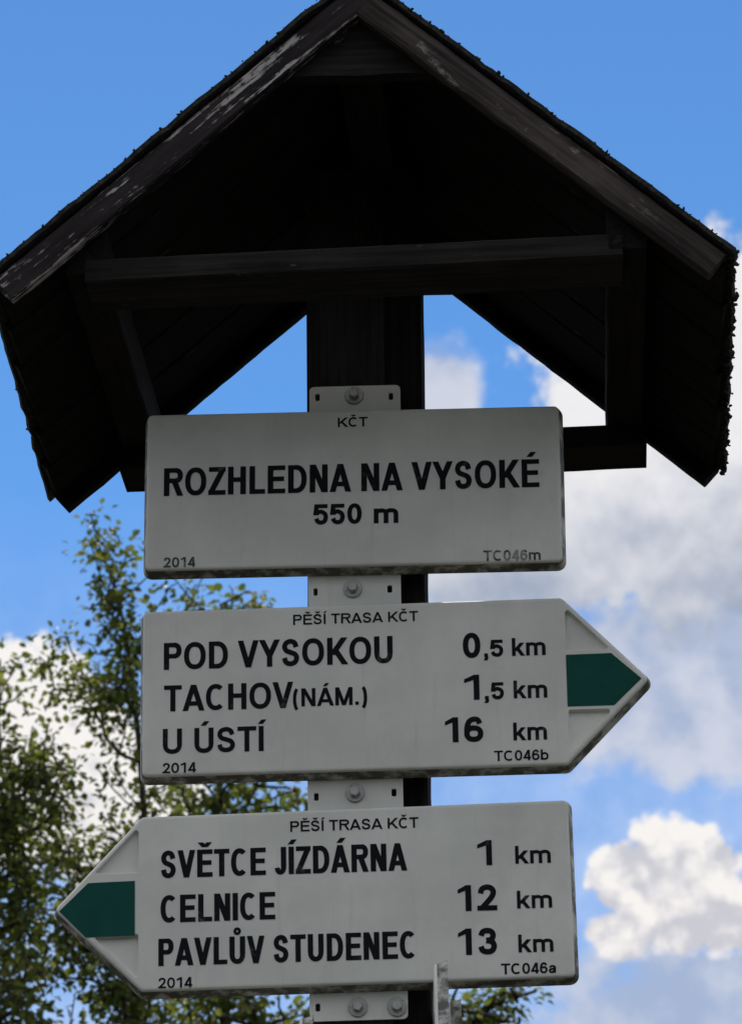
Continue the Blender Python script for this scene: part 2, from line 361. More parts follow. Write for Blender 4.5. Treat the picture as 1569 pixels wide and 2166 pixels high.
for s in (-1, 1):
    u, w = slope_axes(s); ULEN = ULENS[s]
    # roof boards run down the slope, side by side from front to back
    nb = 6; bw = (YB-YF-0.045)/nb
    for k in range(nb):
        yc = YF + 0.0225 + bw*(k+0.5)
        uo = 0.017 if s > 0 else 0.020
        o = slope_pt(s, uo, yc, 0.0058+0.0065+0.0006*((k*7) % 3))
        yy = w.cross(u)
        board('plank', M_wood, roof, frame(o, u, yy, w), ulen(s, yc)-uo-0.003*((k*5+s) % 3), bw-0.003, 0.013, seg=18, jit=0.001, seed=20+k+10*s)
    # bargeboards close the roof at the front and at the back
    for (yc, front) in ((YF+0.011, 1), (YB-0.011, 0)):
        start = 0.036 if s > 0 else 0.004
        o = slope_pt(s, start, yc, 0.0268 if front else 0.0245)
        mt = (M_flake if s < 0 else M_grey) if front else M_wood
        lab = None
        ob = board('bargeboard', mt, guide, frame(o, u, w.cross(u), w), ulen(s, yc)-start-(0.003 if front else 0.001), 0.022, 0.0335 if front else 0.0315, seg=40, jit=0.0016, ch=0.0025, seed=40+s+front*3)
        if front: ob['label'] = 'front bargeboard with flaking pale streaks' if s < 0 else 'front bargeboard weathered to grey brown'
# gusset boards under the ridge, front and back
for (yc, zb) in ((YF+0.034, ZO+0.452), (YB-0.034, ZO+0.441)):
    zt = ZR-0.052; hw = (zt-zb)/math.tan(SL) + 0.006; T = 0.011; vs = []
    for y in (yc-T, yc+T):
        vs += [(XR-hw, y-0.1, zb), (XR-hw*0.5, y-0.1, zb+0.001), (XR, y-0.1, zb-0.0012), (XR+hw*0.5, y-0.1, zb+0.0008), (XR+hw, y-0.1, zb), (XR, y-0.1, zt+0.004)]
    fs = [(0, 1, 2, 3, 4, 5), (11, 10, 9, 8, 7, 6)] + [(i, i+6, (i+1) % 6+6, (i+1) % 6) for i in range(6)]
    link('gusset_board', mesh('gusset_board', vs, fs), M_beam, guide)
board('ridge_beam', M_wood, guide, frame(Vector((XR, YF+0.05, ZR-0.085)), Y, X, Z), YB-YF-0.10, 0.05, 0.06, seed=61)
# frame under the eaves: flat tie boards across, purlins from front to back
tl = R(1.1)
tx = Vector((math.cos(tl), 0, math.sin(tl))); tz = Vector((-math.sin(tl), 0, math.cos(tl)))
board('tie_beam', M_beam, guide, frame(Vector((-0.318, YF+0.075, ZO+0.2125)), tx, Y, tz), 0.628, 0.09, 0.029, jit=0.001, seed=71)
board('tie_beam', M_wood, guide, frame(Vector((-0.345, YB-0.05, ZO+0.1925)), tx, Y, tz), 0.690, 0.09, 0.030, jit=0.001, seed=72)
for s, xc, z0 in ((-1, -0.318, 0.240), (1, 0.316, 0.250)):
    board('purlin', M_wood, guide, frame(Vector((xc, YF+0.03, ZO+z0)), Y, X, Z), YB-YF-0.06, 0.046, 0.062, jit=0.001, seed=75+s)
# small square nut and washer on the mounting board, high under the roof
def prism(n, r, h, rot=0.0, bev=0.0):
    """n-sided prism along -y from y=0 to y=-h, with a bevelled outer face"""
    vs = []
    for y, k in ((0, 1.0), (-h+bev, 1.0), (-h, 1.0-bev/r)):
        vs += [(math.cos(rot+2*math.pi*i/n)*r*k, y, math.sin(rot+2*math.pi*i/n)*r*k) for i in range(n)]
    fs = [(j*n+i, j*n+(i+1) % n, (j+1)*n+(i+1) % n, (j+1)*n+i) for j in range(2) for i in range(n)]
    fs += [tuple(range(2*n, 3*n)), tuple(reversed(range(n)))]
    return vs, fs
BOLT = mesh('bolt', *prism(6, 0.0064, 0.009, 0.2, 0.0012), 30)
WASH = mesh('washer', *prism(28, 0.0115, 0.0028, 0, 0.0008), 30)
NUT = mesh('nut', *prism(4, 0.0085, 0.006, 0.78, 0.001), 30)
nut = link('nut', NUT, M_beam, guide, GI @ Matrix.Translation((-0.0035, POST_Y, ZO+0.39)))
# moss and grit along the roof edges
def moss():
    rnd = random.Random(5); bm = bmesh.new()
    def tuft(p, r):
        q = bmesh.ops.create_icosphere(bm, subdivisions=1, radius=1.0)
        sc = Vector((r*rnd.uniform(0.7, 1.5), r*rnd.uniform(0.7, 1.5), r*rnd.uniform(0.5, 1.0)))
        rot = Matrix.Rotation(rnd.uniform(0, 6), 3, Vector((rnd.uniform(-1, 1), rnd.uniform(-1, 1), 1)).normalized())
        for v in q['verts']:
            c = v.co*(1+rnd.uniform(-0.35, 0.35)); v.co = p + rot @ Vector((c.x*sc.x, c.y*sc.y, c.z*sc.z))
    for s in (-1, 1):
        ULEN = ULENS[s]
        for k in range(170):                       # along the front and back verges
            u = rnd.uniform(0.01, ULEN-0.03); front = rnd.random() < 0.7
            y = (YF-0.004 if front else YB+0.004) + rnd.uniform(-0.003, 0.010)*(1 if front else -1)
            r = rnd.choice([0.0010, 0.0012, 0.0015, 0.0022]) * (1.2 if s > 0 else 1.0)
            tuft(slope_pt(s, u, y-0.0, -0.0005) - Vector((0, 0.1, 0)), r)
        for k in range(190 if s > 0 else 36):      # along the eaves
            y = rnd.uniform(YF, YB); g = noise.noise(Vector((y*22, s*3, 0)))
            r = rnd.uniform(0.0014, 0.0030)*(1.0+max(0, g)*(2.2 if s > 0 else 0.3))
            tuft(slope_pt(s, ulen(s, y)+(0.003 if s > 0 else 0.0005)+rnd.uniform(-0.004, 0.003), y, 0.003+rnd.uniform(-0.006, 0.009 if s > 0 else 0.004)) - Vector((0, 0.1, 0)), r)
    me = bpy.data.meshes.new('moss'); bm.to_mesh(me); bm.free()
    return tag(link('moss', me, M_moss, guide), kind='stuff')
moss()

# ------------------------------------------------------------------ signs
def inset(poly, d):
    """shrink a convex counter-clockwise polygon by d"""
    out = []; n = len(poly)
    for i in range(n):
        p0, p1, p2 = Vector(poly[i-1]), Vector(poly[i]), Vector(poly[(i+1) % n])
        e1 = (p1-p0).normalized(); e2 = (p2-p1).normalized()
        n1 = Vector((-e1.y, e1.x)); n2 = Vector((-e2.y, e2.x))
        out.append(p1 + (n1+n2)*(d/(1+n1.dot(n2))))
    return out
def ring(core, r, k=7):
    """round outline at distance r outside a convex counter-clockwise core"""
    out = []; n = len(core)
    for i in range(n):
        e1 = (core[i]-core[i-1]).normalized(); e2 = (core[(i+1) % n]-core[i]).normalized()
        a1 = math.atan2(-e1.x, e1.y); a2 = math.atan2(-e2.x, e2.y)
        while a2 < a1: a2 += 2*math.pi
        out += [core[i]+Vector((math.cos(a1+(a2-a1)*j/(k-1)), math.sin(a1+(a2-a1)*j/(k-1))))*r for j in range(k)]
    return out
MM = 0.001
DEPTH = 22
def panel_mesh(name, poly, recesses, Rr=11, DEPTH=DEPTH):
    """pressed sheet-metal sign: poly in mm (x right, z up, counter-clockwise), rounded rim, pressed-in triangles"""
    core = inset(poly, Rr); vs = []; fs = []
    prof = [(-9.5, 0.0), (-7.6, 0.15), (-6.2, 0.8), (-5.2, 2.0), (-4.5, 3.8), (-2.2, 12.0), (0.0, DEPTH), (-2.0, DEPTH), (-6.0, 9.0)]
    rings = [ring(core, Rr+a) for a, _ in prof]; n = len(rings[0])
    # front face with its pressings
    pts = [(p.x, p.y) for p in rings[0]]; hs = [0.0]*n; ed = [(i, (i+1) % n) for i in range(n)]
    for tri in recesses:
        t0 = [Vector(p) for p in tri]
        for lvl, h in ((0.0, 0.0), (0.6, 0.6), (1.3, 6.0), (2.4, 7.0)):
            rr = ring(inset(t0, 3.5), 3.5-lvl, 5); b0 = len(pts)
            pts += [(p.x, p.y) for p in rr]; hs += [h]*len(rr); ed += [(b0+i, b0+(i+1) % len(rr)) for i in range(len(rr))]
    v2, e2, f2, ov, _, _ = delaunay_2d_cdt([Vector(p) for p in pts], ed, [], 0, 1e-5)
    for p, o in zip(v2, ov): vs.append((p.x*MM, (hs[o[0]] if o else 0)*MM, p.y*MM))
    idx = {}
    for i, o in enumerate(ov):
        for q in o: idx[q] = i
    fs += [tuple(f) for f in f2]
    prev = [idx[i] for i in range(n)]
    for (a, y), rg in list(zip(prof, rings))[1:]:
        cur = list(range(len(vs), len(vs)+n)); vs += [(p.x*MM, y*MM, p.y*MM) for p in rg]
        fs += [(prev[i], prev[(i+1) % n], cur[(i+1) % n], cur[i]) for i in range(n)]; prev = cur
    fs.append(tuple(prev))
    me = mesh(name, vs, fs)
    bm = bmesh.new(); bm.from_mesh(me); bmesh.ops.recalc_face_normals(bm, faces=bm.faces); bm.to_mesh(me); bm.free()
    me.polygons.foreach_set('use_smooth', [True]*len(me.polygons)); me.set_sharp_from_angle(angle=R(38))
    nf = len(f2); at = me.attributes.new('rim', 'FLOAT', 'FACE')        # side walls and back, where patchy grime also paints in rim shade
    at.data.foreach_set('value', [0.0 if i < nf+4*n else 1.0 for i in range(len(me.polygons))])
    return me
def bracket_mesh(x0, x1, z0, z1, slots, round_top=True, round_bottom=False, T=4.0):
    """flat steel strap with slotted holes, mm; front at y=0, back at y=T"""
    poly = [Vector((x0, z0)), Vector((x1, z0)), Vector((x1, z1)), Vector((x0, z1))]
    rr = [6 if round_bottom else 0.5]*2 + [6 if round_top else 0.5]*2
    out = []
    for i, p in enumerate(poly):
        a0 = [180, 270, 0, 90][i]; c = p + Vector(((1, 1), (-1, 1), (-1, -1), (1, -1))[i])*rr[i]
        out += [c+Vector((math.cos(R(a0+18*j)), math.sin(R(a0+18*j))))*rr[i] for j in range(6)]
    pts = [(p.x, p.y) for p in out]; n = len(pts); ed = [(i, (i+1) % n) for i in range(n)]
    for (sx_, sz_, w_, h_) in slots:
        b0 = len(pts); q = [(-w_, -h_), (-w_*0.6, -h_-1.2), (w_*0.6, -h_-1.2), (w_, -h_), (w_, h_), (w_*0.6, h_+1.2), (-w_*0.6, h_+1.2), (-w_, h_)]
        pts += [(sx_+a, sz_+c) for a, c in q]; ed += [(b0+i, b0+(i+1) % 8) for i in range(8)]
    v2, e2, f2, ov, _, _ = delaunay_2d_cdt([Vector(p) for p in pts], ed, [], 0, 1e-5)
    def inhole(f):
        c = sum((v2[i] for i in f), Vector((0, 0)))/len(f)
        return any(abs(c.x-a) < w_ and abs(c.y-z) < h_+1.2 for a, z, w_, h_ in slots)
    bm = bmesh.new(); bv = [bm.verts.new((p.x*MM, 0, p.y*MM)) for p in v2]
    fl = [bm.faces.new([bv[i] for i in f]) for f in f2 if not inhole(f)]
    ex = bmesh.ops.extrude_face_region(bm, geom=fl)
    for v in ex['geom']:
        if isinstance(v, bmesh.types.BMVert): v.co.y += T*MM
    bmesh.ops.recalc_face_normals(bm, faces=bm.faces)
    me = bpy.data.meshes.new('bracket'); bm.to_mesh(me); bm.free()
    return me
# --- lettering: a narrow grotesque drawn stroke by stroke (all lengths in mm)
class Pen:
    def __init__(self): self.v = []; self.f = []; self.k = 0
    def poly(self, pts):
        y = -0.0005 - 0.000012*(self.k % 9); self.k += 1; n = len(self.v)
        self.v += [(p[0]*MM, y, p[1]*MM) for p in pts]; self.f.append(tuple(range(n, n+len(pts))))
    def rect(self, x0, z0, x1, z1): self.poly([(x0, z0), (x1, z0), (x1, z1), (x0, z1)])
    def diag(self, x0, z0, x1, z1, t):
        L = math.hypot(x1-x0, z1-z0); h = t/2*L/max(1e-6, abs(z1-z0))
        if z0 > z1: x0, z0, x1, z1 = x1, z1, x0, z0
        self.poly([(x0-h, z0), (x0+h, z0), (x1+h, z1), (x1-h, z1)])
    def stroke(self, pts, t, closed=False):
        P = [Vector(p) for p in pts]; n = len(P); L, Rr = [], []
        for i in range(n):
            a = P[i-1] if (i or closed) else P[i]; b = P[(i+1) % n] if (i < n-1 or closed) else P[i]
            d = (b-a).normalized(); q = Vector((-d.y, d.x))*t/2; L.append(P[i]+q); Rr.append(P[i]-q)
        y = -0.0005 - 0.000012*(self.k % 9); self.k += 1; k = len(self.v)
        for l, r in zip(L, Rr): self.v += [(l.x*MM, y, l.y*MM), (r.x*MM, y, r.y*MM)]
        for i in range(n if closed else n-1):
            j = (i+1) % n; self.f.append((k+2*i+1, k+2*j+1, k+2*j, k+2*i))
def arcpts(cx, cz, rx, rz, a0, a1, n=18, e=2.25):
    out = []
    for i in range(n+1):
        a = R(a0+(a1-a0)*i/n); c, q = math.cos(a), math.sin(a)
        out.append((cx+rx*math.copysign(abs(c)**(2/e), c), cz+rz*math.copysign(abs(q)**(2/e), q)))
    return out
def spline(pts, n=7):
    P = [Vector(p) for p in pts]; P = [P[0]*2-P[1]] + P + [P[-1]*2-P[-2]]; out = []
    for i in range(1, len(P)-2):
        for j in range(n):
            t = j/n; p0, p1, p2, p3 = P[i-1:i+3]
            out.append(((p1*2)+(p2-p0)*t+(p0*2-p1*5+p2*4-p3)*t*t+(p1*3-p0-p2*3+p3)*t**3)*0.5)
    return out + [P[-2]]
# ink width and side bearings per glyph, in em
GW = dict(A=(.70, .0, .0), C=(.63, .045, .025), D=(.60, .075, .045), E=(.56, .075, .04), H=(.575, .068, .068), I=(.14, .075, .075), J=(.43, .02, .07), K=(.65, .075, .0),
          L=(.50, .075, .03), M=(.70, .07, .07), N=(.575, .068, .068), O=(.69, .045, .045), P=(.56, .075, .04), R=(.63, .075, .01), S=(.575, .045, .045), T=(.56, .025, .025),
          U=(.575, .07, .07), V=(.665, .0, .0), Y=(.665, .0, .0), Z=(.55, .03, .03), k=(.50, .065, .0), m=(.76, .065, .065), a=(.48, .04, .035), b=(.485, .065, .04))
GW.update({c: (.47, .043, .043) for c in '023456'}); GW['1'] = (.32, .08, .13); GW[' '] = (.2, .04, .04); GW['.'] = (.14, .07, .07); GW[','] = (.14, .06, .07); GW['('] = (.21, .06, .04); GW[')'] = (.21, .04, .06)
ACC = {'Č': ('C', 'v'), 'Ě': ('E', 'v'), 'Š': ('S', 'v'), 'Í': ('I', '/'), 'Á': ('A', '/'), 'É': ('E', '/'), 'Ú': ('U', '/'), 'Ů': ('U', 'o')}
def glyph(p, ch, x, w, h, t):
    """draw glyph ch with its ink box at x..x+w, cap height h, stem t"""
    th = t*0.88
    bx, ac = ACC.get(ch, (ch, None))
    vb = lambda cx, z0=0.0, z1=h: p.rect(x+cx-t/2, z0, x+cx+t/2, z1)
    hb = lambda z, x0=0.0, x1=w: p.rect(x+x0, z-th/2, x+x1, z+th/2)
    dg = lambda x0, z0, x1, z1: p.diag(x+x0, z0, x+x1, z1, t)
    ar = lambda cx, cz, rx, rz, a0, a1, e=2.25: p.stroke(arcpts(x+cx, cz, rx, rz, a0, a1, e=e), (t+th)/2, abs(a1-a0) >= 360 and False)
    full = lambda cx, cz, rx, rz: p.stroke(arcpts(x+cx, cz, rx, rz, 0, 360, 30)[:-1], (t+th)/2, True)
    sp = lambda pts, z1=h: p.stroke(spline([(x+t/2+u*(w-t), th/2+v*(z1-th)) for u, v in pts]), (t+th)/2)
    l, r, top, bot = t/2, w-t/2, h-th/2, th/2
    d = t*0.56
    xh = h*0.725
    if bx == 'A': dg(d, 0, w/2, h); dg(w-d, 0, w/2, h); hb(h*.28, w*.22, w*.78)
    elif bx == 'C': ar(w/2, h/2, w/2-l, h/2-bot, 48, 312)
    elif bx == 'D': vb(l); hb(top, 0, w*.48); hb(bot, 0, w*.48); ar(w*.42, h/2, w*.58-l, h/2-bot, -90, 90)
    elif bx == 'E': vb(l); hb(top); hb(h*.52, 0, w*.93); hb(bot)
    elif bx == 'H': vb(l); vb(r); hb(h*.53)
    elif bx == 'I': vb(w/2)
    elif bx == 'J': vb(r, h*.28); ar(w/2, h*.29, w/2-l, h*.29-bot, 0, -170)
    elif bx == 'K': vb(l); dg(w-d*1.2, h, t*.9, h*.36); dg(w-d, 0, w*.36, h*.58)
    elif bx == 'L': vb(l); hb(bot)
    elif bx == 'M': vb(l); vb(r); dg(d, h, w/2, 0); dg(w-d, h, w/2, 0)
    elif bx == 'N': vb(l); vb(r); dg(d, h, w-d, 0)
    elif bx in 'O0': full(w/2, h/2, w/2-l, h/2-bot)
    elif bx in 'PR':
        vb(l); zc = h*.71 if bx == 'P' else h*.73; rz = top-zc
        hb(top, 0, w*.62); hb(zc-rz, 0, w*.62); ar(w*.58, zc, w*.42-l-(0 if bx == 'P' else w*.03), rz, -90, 90)
        if bx == 'R': dg(w-d*1.05, 0, w*.52, zc-rz)
    elif bx == 'S': sp([(.93, .74), (.80, .93), (.5, 1), (.17, .93), (.05, .755), (.18, .59), (.5, .51), (.83, .42), (.96, .25), (.83, .07), (.5, 0), (.16, .07), (.03, .27)])
    elif bx == 'T': hb(top); vb(w/2)
    elif bx == 'U': vb(l, h*.34); vb(r, h*.34); ar(w/2, h*.35, w/2-l, h*.35-bot, 180, 360)
    elif bx == 'V': dg(d, h, w/2, 0); dg(w-d, h, w/2, 0)
    elif bx == 'Y': dg(d, h, w/2, h*.40); dg(w-d, h, w/2, h*.40); vb(w/2, 0, h*.46)
    elif bx == 'Z': hb(top, w*.03); hb(bot); dg(w-d*1.2, h-th, d*1.2, th)
    elif bx == '1': vb(r); p.poly([(x, h*.68), (x, h*.83), (x+w-t*.9, h), (x+w-t*.1, h), (x+w-t*.9, h*.80)])
    elif bx == '2': sp([(.04, .70), (.15, .91), (.5, 1), (.84, .92), (.95, .72), (.78, .48), (.40, .20), (.10, -.02)]); hb(bot)
    elif bx == '3': sp([(.05, .76), (.18, .94), (.5, 1), (.82, .93), (.91, .76), (.78, .58), (.42, .535)]); sp([(.42, .535), (.82, .47), (.97, .27), (.83, .06), (.5, 0), (.15, .07), (.02, .26)])
    elif bx == '4': vb(w*.74); hb(h*.25); dg(w*.70, h, d*.8, h*.22)
    elif bx == '5': hb(top, w*.17, w*.95); dg(w*.22, h, w*.13, h*.46); sp([(.06, .53), (.3, .645), (.6, .64), (.9, .52), (.98, .31), (.85, .08), (.5, 0), (.16, .07), (.02, .25)])
    elif bx == '6': full(w/2, h*.325, w/2-l, h*.325-bot); sp([(.95, .77), (.82, .95), (.53, 1), (.2, .90), (.03, .62), (.0, .33)])
    elif bx == 'k': vb(l); dg(w-d*1.3, xh, t*.9, h*.27); dg(w-d, 0, w*.38, h*.47)
    elif bx == 'm':
        vb(l, 0, xh)
        for c0, c1 in ((l, w/2), (w/2, r)): ar((c0+c1)/2, xh*.66, (c1-c0)/2, xh*.34-bot, 180, 0); vb(c1, 0, xh*.67)
    elif bx == 'a': sp([(.06, .75), (.25, .97), (.55, 1), (.83, .92), (.92, .7), (.92, .05), (1.0, -.05)], xh); sp([(.92, .58), (.45, .52), (.08, .40), (.02, .2), (.2, .0), (.55, .03), (.9, .3)], xh)
    elif bx == 'b': vb(l); full(w/2, xh/2, w/2-l, xh/2-bot)
    elif bx == '.': p.rect(x, 0, x+w, t*1.1)
    elif bx == ',': p.rect(x, 0, x+w, t*1.1); dg(x*0+w*.7, 0, w*.35, -t*1.0)
    elif bx == '(': ar(w*1.0, h*.40, w*.9, h*.62, 115, 245)
    elif bx == ')': ar(0, h*.40, w*.9, h*.62, 65, -65)
    cx = w/2; a0, a1 = h*1.085, h*1.26; s_ = t*0.8
    if ac == 'v':
        p.diag(x+cx, a0, x+cx-h*.16, a1, s_); p.diag(x+cx, a0, x+cx+h*.16, a1, s_)
    elif ac == '/': p.diag(x+cx-h*.03, a0, x+cx+h*.11, a1, s_)
    elif ac == 'o': p.stroke(arcpts(x+cx, h*1.19, h*.085, h*.09, 0, 360, 16, 2)[:-1], s_*.7, True)
def lettering(sign, spec, ox, oz, mat, bold):
    body, x0, x1, z, cap = spec
    t = cap*bold; em = cap/0.716
    def extent(sx_):
        pen_x = 0.0; lay = []
        for i, ch in enumerate(body):
            w, lb, rb = GW[ACC.get(ch, (ch,))[0]]; lb *= 0.78; rb *= 0.78
            if i: pen_x += lb*em*sx_
            lay.append((ch, pen_x, w*em*sx_)); pen_x += w*em*sx_
            end = pen_x
            pen_x += rb*em*sx_
        return end, lay
    e1, _ = extent(1.0); _, lay = extent((x1-x0)/e1)
    p = Pen()
    for ch, px_, w in lay:
        if ch != ' ': glyph(p, ch, px_, w, cap, min(t, w*0.9) if ch in '.,' else t)
    dx, dz = (x0-ox)*MM, (z-oz)*MM
    me = mesh('lettering', [(v[0]+dx, v[1], v[2]+dz) for v in p.v], p.f)
    return link('lettering', me, mat, sign)
def slab(name, pts, ox, oz, y, mat, sign, T=0.0005):
    n = len(pts); vs = [((p[0]-ox)*MM, y, (p[1]-oz)*MM) for p in pts] + [((p[0]-ox)*MM, y+T, (p[1]-oz)*MM) for p in pts]
    fs = [tuple(range(n)), tuple(reversed(range(n, 2*n)))] + [(i, i+n, (i+1) % n+n, (i+1) % n) for i in range(n)]
    return link(name, mesh(name, vs, fs), mat, sign)
def put_bolt(sign, x, z, ox, oz, rot=0.0):
    o = link('bolt', BOLT, M_zinc, sign, Matrix.Translation(((x-ox)*MM, DEPTH*MM+0.0010-0.0024, (z-oz)*MM)) @ Matrix.Rotation(rot, 4, 'Y'))
    link('washer', WASH, M_zinc, o, Matrix.Translation((0, 0.0022, 0)))
def sign(label, poly, recess, green, texts, tabs, tilt, bolds):
    ox = (min(p[0] for p in poly)+max(p[0] for p in poly))/2; oz = min(p[1] for p in poly)
    e = empty('trail_sign', (ox*MM, 0, ZO+oz*MM), -R(tilt)); tag(e, label, 'trail sign', 'white trail signs bolted to the guidepost')
    off = lambda pp: [(x-ox, z-oz) for x, z in pp]
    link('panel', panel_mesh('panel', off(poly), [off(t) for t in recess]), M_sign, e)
    if green: slab('green_marker', green, ox, oz, -0.0006, M_green, e)
    for t, bd, mt in texts: lettering(e, t, ox, oz, mt, bd)
    for (x0, x1, z0, z1, slots, rt, rb, bolts) in tabs:
        bm_ = bracket_mesh(x0-ox, x1-ox, z0-oz, z1-oz, [(a-ox, b_-oz, w, h) for a, b_, w, h in slots], rt, rb)
        link('bracket', bm_, M_sign, e, Matrix.Translation((0, DEPTH*MM+0.0010, 0)))
        for i, (bx, bz) in enumerate(bolts): put_bolt(e, bx, bz, ox, oz, 0.5*i+bx)
    return e
def arrow(xs, sg, zt, zb, xt):
    """outline and pressed triangles of an arrow-shaped sign: shoulder at xs, tip at xt on side sg"""
    zm = (zt+zb)/2; k = (zt-zm)/abs(xt-xs); g = 9.8*math.hypot(1, k)
    h = 36.5                                                    # half height of the raised arrow band
    tx_ = lambda z: xs + sg*((zt-z-g)/k)
    up = [(xs+sg*1.5, zt-g-1.5*k), (xs+sg*1.5, zm+h), (tx_(zm+h), zm+h)]
    dn = [(xs+sg*1.5, 2*zm-p[1]) if i < 2 else (p[0], 2*zm-p[1]) for i, p in enumerate(up)]
    def ccw(t): 
        a = sum(t[i-1][0]*t[i][1]-t[i][0]*t[i-1][1] for i in range(3)); return t if a > 0 else t[::-1]
    return zm, [ccw(up), ccw(dn)]
B1, B2, BS = 0.190, 0.222, 0.182
s = lambda *a: a
# place-name sign
sign('rectangular white place sign with two centred text lines, topmost, under the little roof',
     [(-279.5, -73), (235, -74), (235, 138), (-279.5, 139.5)], [], None,
     [(t, b_, m_) for t, b_, m_ in (
         (("KČT", -40.4, -3.8, 111.8, 12.5), B1, M_print), (("ROZHLEDNA NA VYSOKÉ", -253.5, 204.9, 27.1, 36.3), B1, M_print),
         (("550", -70.1, -11.4, -14.7, 26.3), B2, M_print), (("m", 3.0, 32.9, -14.9, 26.3), B2, M_print),
         (("2014", -252.6, -214.0, -66.2+1, 12.8), B1, M_faded), (("TC046m", 135.2, 204.3, -66.5, 13.3), B1, M_faded))],
     [(-77, 35.5, 95, 175, [(-67, 161, 2.8, 3.5), (23.8, 160, 2.8, 3.5)], True, False, [(-21.3, 162)])], -0.25, None)
# arrow pointing right
zm, rec = arrow(230.5, 1, -112.5, -331, 336.5)
sign('white arrow sign pointing right with a green tip, below the place sign',
     [(-280.5, -330), (231.5, -331), (336.5, zm-1), (230.5, -112.5), (-280.5, -113.5)], rec,
     [(232, -254.5), (287.5, -254.5), (321, -222.3), (286, -189.5), (232, -190)],
     [(t, b_, m_) for t, b_, m_ in (
         (("PĚŠÍ TRASA KČT", -94.1, 56.4, -141.5, 12.9), BS, M_print), (("POD VYSOKOU", -250.3, 25.1, -193.2, 34.0), B1, M_print),
         (("0", 109.0, 130.5, -190.1, 31.5), B2, M_print), ((",5", 134.5, 157.7, -189.6, 21.4), B2, M_print), (("km", 167.9, 208.0, -189.3, 22.6), B1, M_print),
         (("TACHOV", -249.9, -94.4, -245.5, 32.6), B1, M_print), (("(NÁM.)", -93.8, -7.8, -244.3, 22.5), B1, M_print),
         (("1", 109.7, 127.8, -242.7, 31.3), B2, M_print), ((",5", 134.0, 157.1, -242.9, 21.2), B2, M_print), (("km", 168.4, 208.4, -242.6, 22.4), B1, M_print),
         (("U ÚSTÍ", -251.1, -130.7, -298.2, 31.1), B1, M_print), (("16", 85.7, 131.3, -294.7, 31.1), B2, M_print), (("km", 166.6, 206.5, -294.7, 22.2), B1, M_print),
         (("2014", -251.5, -211.4, -322.1, 12.6), B1, M_print), (("TC046b", 143.1, 207.5, -319.5, 12.8), BS, M_print))],
     [(-77, 35.3, -160, -66, [(-68.3, -92.4, 2.6, 3.6), (21.8, -91.5, 3.0, 3.6)], False, False, [(-23.0, -90.1)])], 0.3, None)
# arrow pointing left
zm, rec = arrow(-275.5, -1, -370, -589, -383.5)
sign('white arrow sign pointing left with a green tip, lowest of the flat signs',
     [(-275.5, -590), (236, -588.5), (235, -366), (-275.5, -370), (-383.5, zm-5)], rec,
     [(-281.5, -518.5), (-281.6, -452.5), (-337, -453.5), (-371, -486.5), (-339.5, -519)][::-1],
     [(t, b_, m_) for t, b_, m_ in (
         (("PĚŠÍ TRASA KČT", -97.6, 53.9, -399.1, 13.0), BS, M_print), (("SVĚTCE JÍZDÁRNA", -251.4, 39.8, -450.4, 33.3), B1, M_print),
         (("1", 122.1, 139.3, -447.3, 30.3), B2, M_print), (("km", 166.5, 208.1, -446.7, 21.7), B1, M_print),
         (("CELNICE", -251.5, -116.3, -504.1, 33.0), B1, M_print), (("12", 97.8, 143.7, -501.7, 31.2), B2, M_print), (("km", 166.9, 207.8, -500.7, 21.5), B1, M_print),
         (("PAVLŮV STUDENEC", -253.8, 48.9, -556.0, 32.7), B1, M_print), (("13", 96.9, 142.6, -554.1, 31.5), B2, M_print), (("km", 166.8, 207.5, -553.1, 21.4), B1, M_print),
         (("2014", -254.1, -214.2, -582.3, 12.4), B1, M_print), (("TC046a", 145.9, 210.1, -578.5, 12.9), B1, M_print))],
     [(-78, 35.5, -420, -322, [(-67.8, -350.7, 2.8, 3.6), (24.7, -348.4, 3.0, 3.6)], False, False, [(-21.5, -347.8)]),
      (-79, 35.5, -622, -550, [(-69.5, -605.5, 2.8, 3.6)], False, True, [(-22.6, -607), (23.2, -608)])], 0.5, None)
# signs on the cheeks of the post, edge-on to the path
def cheek_sign(label, x, back, yshoulder, ztop, toward):
    """arrow sign standing in the y-z plane; its back flange faces x direction 'back'; tip points along toward (-1 = to the path)"""
    L = 508
    zt, zb = 0.0, -211.0; xs_, xt = 508, 611
    zm, rec = arrow(xs_, 1, zt, zb, xt)
    e = empty('trail_sign', (x, yshoulder, ZO+ztop)); tag(e, label, 'trail sign', 'white trail signs bolted to the guidepost')
    me = panel_mesh('panel', [(0, zb), (xs_, zb), (xt, zm), (xs_, zt), (0, zt)], rec, 11, 16)
    # local x runs along the sign; rotate so that it lies along world y
    rot = Matrix.Rotation(R(90)*toward + R(2.4), 4, 'Z')
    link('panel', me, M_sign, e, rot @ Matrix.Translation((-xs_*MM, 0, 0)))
    g = [(xs_+2, zm-32), (xs_+56, zm-32), (xs_+90, zm), (xs_+56, zm+32), (xs_+2, zm+32)]
    o = slab('green_marker', g, 0, 0, -0.0006, M_green, e); o.matrix_local = rot @ Matrix.Translation((-xs_*MM, 0, 0))
    return e
cheek_sign('edge-on white sign on the right cheek of the post, crossing the lowest arrow sign', 0.0740, 1, -0.185, -0.600, -1)
cheek_sign('white sign seen edge-on behind the other edge-on sign on the right cheek of the post', 0.0825, 1, 0.0, -0.603, -1)
cheek_sign('white edge-on sign on the left cheek of the post, only its top corner visible', -0.0825, -1, -0.10, -0.640, -1)

